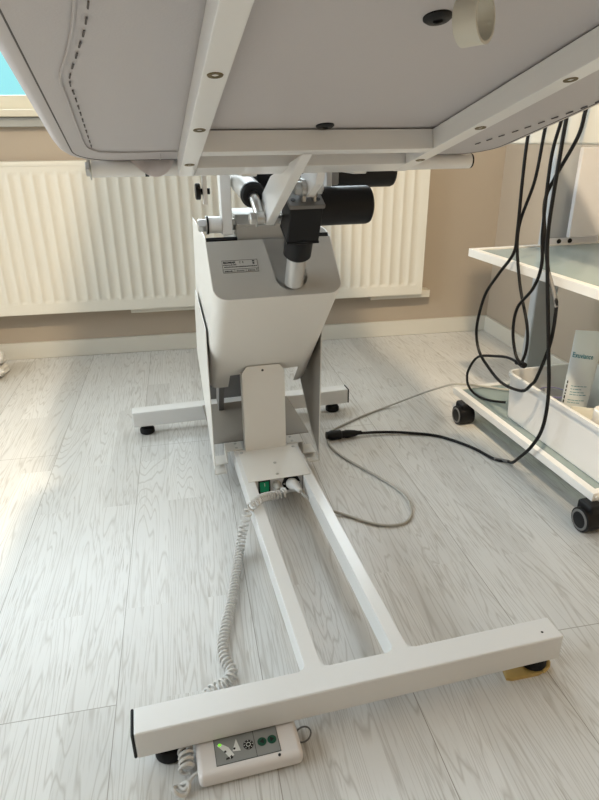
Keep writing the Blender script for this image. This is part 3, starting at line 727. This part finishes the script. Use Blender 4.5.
c2 = black_cable(A2, 'black cable bowing right under the upper shelf, ending at the bin corner', .0042)
c3 = black_cable(A3, 'black cable curving left below the upper shelf then joining the tie at the bin corner', .0042)
c4 = black_cable(A4, 'black cable dropping straight past the bin then running over the floor to a black plug', .0046)
b = bm_(); tube(b, spline(A4[11:13], .008), .0050, 8); finish('tape_wrap', b, M['tape'], c4)['label'] = 'grey tape wrap'
b = bm_()
lathe(b, (.702, .9615, .0120), (-1, .03, .02), [(0, 0), (.0065, 0), (.0070, .012), (.0100, .022), (.0125, .040), (.0135, .052), (.0120, .056), (.0120, .066), (.0155, .070), (.0160, .100), (.0130, .108), (.0130, .116), (0, .116)], 20)
finish('plug', b, M['black'], c4)
c5 = black_cable(A5, 'black cable arching left from the bin corner over the edge onto the lower shelf', .0040)
b = bm_(); lathe(b, (1.056, .672, .305), (0, .9, -.02), [(0, 0), (.008, .002), (.009, .012), (.007, .026), (.009, .036), (.004, .044), (0, .044)], 12)
finish('cable_tie', b, M['rubber'], c2)

# ------------------------------------------------------------------ trolley
CX0, CX1, CY0, CY1 = 1.062, 1.545, .354, 1.047
ct = thing('trolley', (1.30, .70, 0), 'white trolley with glass shelves on black castors against the right wall', 'trolley')
def shelf_frame(z0, z1, w=.020, CX0=CX0):
    b = bm_()
    box(b, (CX0, CY0, z0), (CX0+w, CY1, z1), .0015); box(b, (CX1-w, CY0, z0), (CX1, CY1, z1), .0015)
    box(b, (CX0+w, CY0, z0), (CX1-w, CY0+w, z1), .0015); box(b, (CX0+w, CY1-w, z0), (CX1-w, CY1, z1), .0015)
    f = finish('shelf_frame', b, M['cart'], ct)
    b = bm_(); box(b, (CX0+w, CY0+w, z1-.009), (CX1-w, CY1-w, z1-.004)); finish('glass_shelf', b, M['shelfglass'], f)
    b = bm_(); lathe(b, (CX0+.013, CY0, (z0+z1)/2), (0, -1, 0), [(0, 0), (.006, 0), (.0055, .002), (0, .003)], 16); finish('cap', b, M['cart'], f)
    return f
shelf_frame(.072, .094); us_ = shelf_frame(.534, .558, CX0=1.068)
b = bm_(); box(b, (1.336, CY1-.012, .556), (CX1-.02, CY1-.004, .575), .001); finish('rear_rail', b, M['cartpanel'], us_)
for x in (1.378, 1.418):
    b = bm_(); lathe(b, (x, CY1-.012, .566), (0, -1, 0), [(0, 0), (.0075, 0), (.006, .004), (0, .005)], 16); finish('screw', b, M['black'], us_)
b = bm_(); box(b, (1.336, 1.050, .080), (1.420, 1.085, 1.02), .006, 3); finish('post', b, M['post'], ct)
b = bm_(); box(b, (1.400, 1.018, .578), (1.545, 1.034, .842), .003); finish('rear_panel', b, M['cartpanel'], ct)
b = bm_(); box(b, (CX0+.01, CY0, .855), (1.17, CY1, 1.03), .006, 2); finish('top_unit', b, M['topunit'], ct)
for cy, cx in ((.348, 1.052), (.962, 1.055), (.366, 1.500), (.950, 1.500)):
    b = bm_(); box(b, (cx-.012, cy-.020, .030), (cx+.032, cy+.030, .0725), .008, 3)
    lathe(b, (cx-.0215, cy, .0305), (1, 0, 0), [(0, 0), (.024, 0), (.0305, .002), (.0305, .052), (.024, .056), (0, .056)], 32)
    cs = finish('caster', b, M['black'], ct)
    b = bm_(); lathe(b, (cx-.0222, cy, .0305), (1, 0, 0), [(.0205, .002), (.0205, -.0005), (.0255, 0), (.0265, .002), (.0205, .002)], 30); finish('hub_ring', b, M['darkmetal'], cs)

# white bin on the lower shelf
BX0, BX1, BY0, BY1, BZ0, BZ1 = 1.100, 1.395, .362, .815, .0905, .236
def rrect(x0, x1, y0, y1, r, z, n=5): return [V((x, y, z)) for x, y in rounded(x0, x1, y0, y1, r, n)]
b = bm_(); rings = []
for z, o in ((BZ0, -.012), (BZ0+.006, -.008), (BZ1-.012, -.0005), (BZ1-.012, .004), (BZ1-.001, .005), (BZ1, .003), (BZ1, -.004), (BZ1-.003, -.0055), (BZ0+.010, -.0125), (BZ0+.007, -.018)):
    rings.append([b.verts.new(p) for p in rrect(BX0-o, BX1+o, BY0-o, BY1+o, .030+o, z)])
n = len(rings[0])
for A, B in zip(rings, rings[1:]):
    for i in range(n): b.faces.new((A[i], A[(i+1) % n], B[(i+1) % n], B[i]))
b.faces.new(rings[0][::-1]); b.faces.new(rings[-1])
tag(finish('storage_bin', b, M['bin'], None, (1.25, .59, .0905)), 'open white plastic bin holding cosmetics on the lower shelf of the trolley', 'bin')
FZ = BZ0+.0072
# squeeze tubes
def squeeze_tube(loc, w, h, lean, yaw, label, brand=True):
    t = thing('cosmetic_tube', loc, label, 'tube', 'white cosmetic tubes in the bin')
    R_ = Matrix.Rotation(yaw, 3, 'Z') @ Matrix.Rotation(lean, 3, 'Y')
    def T(q): return V(loc)+R_@V(q)
    b = bm_(); rings = []
    for k in range(15):
        u = k/14; z = .022+(h-.022)*u; a = w/2*(.86+.14*u); d = w*.26*(1-u)**.55*(1)+.0012
        rings.append([b.verts.new(T((a*math.copysign(abs(math.cos(t_))**.8, math.cos(t_)), d*math.sin(t_), z))) for t_ in [2*math.pi*i/28 for i in range(28)]])
    for A, B in zip(rings, rings[1:]):
        for i in range(28): b.faces.new((A[i], A[(i+1) % 28], B[(i+1) % 28], B[i]))
    b.faces.new(rings[0][::-1]); b.faces.new(rings[-1])
    bo = finish('tube_body', b, M['bottle'], t, ang=50)
    b = bm_(); lathe(b, T((0, 0, .001)), R_@V((0, 0, 1)), [(0, 0), (w*.33, 0), (w*.34, .002), (w*.36, .021), (0, .021)], 24); finish('cap', b, M['jar'], t)
    def face(u, v, off=0):   # on the printed side (-y)
        k = (v-.022)/(h-.022); a = w/2*(.86+.14*k); d = w*.26*max(0, 1-k)**.55+.0012
        s_ = max(-1, min(1, u/a)); yy = d*math.sqrt(max(0, 1-abs(s_)**2.5))
        return T((u, -yy-.0006-off, v))
    if brand:
        tx = text_bm('Exuviance', w*.26, lambda u, v, q: face(u-w*.45, h*.75+v-u*.05, q), xs=.66, bold=.0001); finish('brand_print', tx, M['teal'], bo)
        b = bm_(); random.seed(3)
        for v, x0, x1 in ((.47, -.30, .14), (.44, -.30, .04), (.41, -.30, .10), (.385, -.30, .20), (.33, -.32, .20), (.305, -.32, .0), (.25, -.34, .18), (.228, -.34, .22), (.206, -.34, .12)):
            x = x0*w
            while x < x1*w:
                l = random.uniform(.05, .13)*w
                q = [face(x, h*v), face(x+l, h*v), face(x+l, h*v+.0016), face(x, h*v+.0016)]
                prism(b, q, (R_@V((0, -1, 0)))*.0003); x += l+.02*w
        finish('small_print', b, M['teal'], bo)
        b = bm_(); random.seed(5); v = .12
        while v < .50:
            l = random.uniform(.015, .035); prism(b, [face(-w*.435, h*v), face(-w*.405, h*v), face(-w*.405, h*(v+l)), face(-w*.435, h*(v+l))], (R_@V((0, -1, 0)))*.0003); v += l+.012
        finish('side_print', b, M['print'], bo)
    return t
squeeze_tube((1.222, .660, FZ), .078, .295, math.radians(2), math.radians(-22), 'white squeeze tube with teal lettering standing in the bin beside the clear cup')
squeeze_tube((1.352, .590, FZ), .060, .250, math.radians(2), math.radians(-20), 'white squeeze tube at the picture edge partly behind the lettered tube', False)
# clear cup
cu_ = thing('plastic_cup', (1.205, .727, FZ), 'clear plastic cup with a purple rim standing in the bin', 'cup')
b = bm_(); lathe(b, (1.205, .727, FZ), (0, 0, 1), [(0, .001), (.030, .001), (.031, .004), (.0385, .090), (.0375, .090), (.0300, .005), (0, .004)], 36); finish('cup_body', b, M['cup'], cu_)
b = bm_(); tube(b, [V((1.205+.0385*math.cos(t), .727+.0385*math.sin(t), FZ+.0905)) for t in [2*math.pi*i/40 for i in range(40)]], .0014, 6, closed=True); finish('cup_rim', b, M['cuprim'], cu_)
# cream pouch and white jar at the picture edge
po = thing('cosmetic_pouch', (1.205, .592, FZ), 'small cream pouch with a teal drop standing in front of the lettered tube', 'pouch')
b = bm_(); rings = []
for k in range(9):
    u = k/8; w_ = .034*(1+.05*u); d = .020*(1-u)**.7+.0012
    yawm = Matrix.Rotation(math.radians(-30), 3, 'Z')
    rings.append([b.verts.new(V((1.205, .592, FZ))+yawm@V((w_*math.copysign(abs(math.cos(t))**.6, math.cos(t)), d*math.sin(t), .006*math.sin(3.14*u)*math.cos(t)*.3+.100*u))) for t in [2*math.pi*i/24 for i in range(24)]])
for A, B in zip(rings, rings[1:]):
    for i in range(24): b.faces.new((A[i], A[(i+1) % 24], B[(i+1) % 24], B[i]))
b.faces.new(rings[0][::-1]); b.faces.new(rings[-1]); pb = finish('pouch_body', b, M['cream'], po, ang=60)
b = bm_(); prism(b, [V((1.205, .592, FZ))+yawm@V((.018+.0055*math.cos(t)*(1-.25*math.sin(t)), -.0150, .046+.008*math.sin(t))) for t in [2*math.pi*i/16 for i in range(16)]], yawm@V((0, -.004, 0))); finish('drop_print', b, M['teal'], pb)
jr = thing('cosmetic_jar', (1.197, .510, FZ), 'tall white jar at the right picture edge in front of the pouch', 'jar')
b = bm_(); lathe(b, (1.197, .510, FZ), (0, 0, 1), [(0, 0), (.026, 0), (.028, .003), (.028, .100), (0, .100)], 30); finish('jar_body', b, M['jar'], jr)
b = bm_(); lathe(b, (1.197, .510, FZ+.1003), (0, 0, 1), [(0, 0), (.0285, 0), (.0285, .028), (.026, .031), (0, .031)], 30); finish('lid', b, M['jar'], jr)

# ------------------------------------------------------------------ white towel at the left edge
b = bm_()
def lump(c, e, seed, n=26):
    rnd = random.Random(seed); ph = [rnd.uniform(0, 6) for _ in range(6)]; rows = []
    for i in range(n+1):
        th = math.pi*i/n; row = []
        for j in range(2*n):
            f = 2*math.pi*j/(2*n)
            d = V((math.sin(th)*math.cos(f), math.sin(th)*math.sin(f), math.cos(th)))
            w = 1+.06*math.sin(5*f+ph[0]+3*th)+.05*math.sin(7*th+ph[1]+2*f)+.03*math.sin(11*f+ph[2])
            s_ = V([math.copysign(abs(k)**.7, k) for k in d])
            row.append(b.verts.new((c[0]+e[0]*s_.x*w, c[1]+e[1]*s_.y*w, max(.0, c[2]+e[2]*s_.z*w))))
        rows.append(row)
    for A, B in zip(rows, rows[1:]):
        for j in range(2*n): b.faces.new((A[j], A[(j+1) % (2*n)], B[(j+1) % (2*n)], B[j]))
lump((-.652, 1.87, .022), (.150, .09, .022), 1); lump((-.658, 1.905, .064), (.148, .08, .034), 2)
tag(finish('towel', b, M['cloth'], None, (-.67, 1.88, 0), ang=80), 'crumpled white towel on the floor below the left end of the radiator', 'towel')

# ------------------------------------------------------------------ light
w = bpy.data.worlds.new('sky'); S.world = w; w.use_nodes = True
nt = w.node_tree; nt.nodes.clear(); N = nt.nodes.new
out = N('ShaderNodeOutputWorld'); bg = N('ShaderNodeBackground'); tc = N('ShaderNodeTexCoord'); sp = N('ShaderNodeSeparateXYZ'); rp = N('ShaderNodeValToRGB')
nt.links.new(tc.outputs['Generated'], sp.inputs[0]); nt.links.new(sp.outputs['Z'], rp.inputs[0])
e = rp.color_ramp.elements; e[0].position = 0; e[0].color = (.040, .098, .104, 1); e[1].position = .13; e[1].color = (.044, .104, .110, 1)
k = rp.color_ramp.elements.new(.20); k.color = (.86, .94, 1, 1)
bg.inputs[1].default_value = SKY = 11.0
mr = N('ShaderNodeMapRange'); mr.interpolation_type = 'SMOOTHSTEP'; mr.inputs[1].default_value = -.50; mr.inputs[2].default_value = -.72
nt.links.new(sp.outputs['X'], mr.inputs[0])
mw = N('ShaderNodeMix'); mw.data_type = 'RGBA'; nt.links.new(mr.outputs[0], mw.inputs[0]); nt.links.new(rp.outputs[0], mw.inputs[6]); mw.inputs[7].default_value = (.86, .94, 1, 1)
nt.links.new(mw.outputs[2], bg.inputs[0]); nt.links.new(bg.outputs[0], out.inputs[0])

def area(name, loc, direction, sx, sy, power, col, portal=False, shape='RECTANGLE'):
    l = bpy.data.lights.new(name, 'AREA'); l.shape = shape; l.size = sx
    if shape in ('RECTANGLE', 'ELLIPSE'): l.size_y = sy
    l.energy = power; l.color = col
    if portal: l.cycles.is_portal = True
    o = bpy.data.objects.new(name, l); C.objects.link(o); o.location = loc
    d = V(direction).normalized(); q = d.to_track_quat('-Z', 'Y'); o.rotation_euler = q.to_euler()
    return o
def win_light(name, loc, right, inward, sx, sy, power, col, portal=False):
    o = area(name, loc, inward, sx, sy, power, col, portal)
    z = -V(inward).normalized(); x = V(right).normalized(); y = z.cross(x)
    o.rotation_euler = Matrix((x, y, z)).transposed().to_euler(); return o
win_light('window_daylight_back', RW(((W0+W1)/2, WD+.16, (WZ0+WZ1)/2)), TT, -NN, W1-W0, WZ1-WZ0, 0, (1, 1, 1), True)
win_light('fill_window_daylight', RW((SL-.09, (L0+L1)/2, (LZ0+LZ1)/2)), NN, TT, L1-L0, LZ1-LZ0, 0, (1, 1, 1), True)  # portal of the added left fill window
area('ceiling_lamp', (.33, -.20, 2.10), (0, 0, -1), .13, .13, 64, (1, .80, .54), shape='DISK')

# ------------------------------------------------------------------ camera
cam = bpy.data.cameras.new('camera'); co = bpy.data.objects.new('camera', cam); C.objects.link(co)
cam.sensor_fit = 'VERTICAL'; cam.sensor_height = 36; cam.lens = 595.97/800*36; cam.clip_start = .02
yaw, pit, rol = .24902, .411883, -.011871
fwd = V((math.sin(yaw)*math.cos(pit), math.cos(yaw)*math.cos(pit), -math.sin(pit)))
rt = V((math.cos(yaw), -math.sin(yaw), 0)); upv = rt.cross(fwd)
rr = rt*math.cos(rol)+upv*math.sin(rol); uu = -rt*math.sin(rol)+upv*math.cos(rol)
co.matrix_world = Matrix.Translation((.09178, -.64128, .87213)) @ Matrix((rr, uu, -fwd)).transposed().to_4x4()
S.camera = co
S.view_settings.view_transform = 'Standard'; S.view_settings.look = 'None'; S.view_settings.gamma = 1; S.view_settings.use_curve_mapping = False
S.view_settings.exposure = -.24
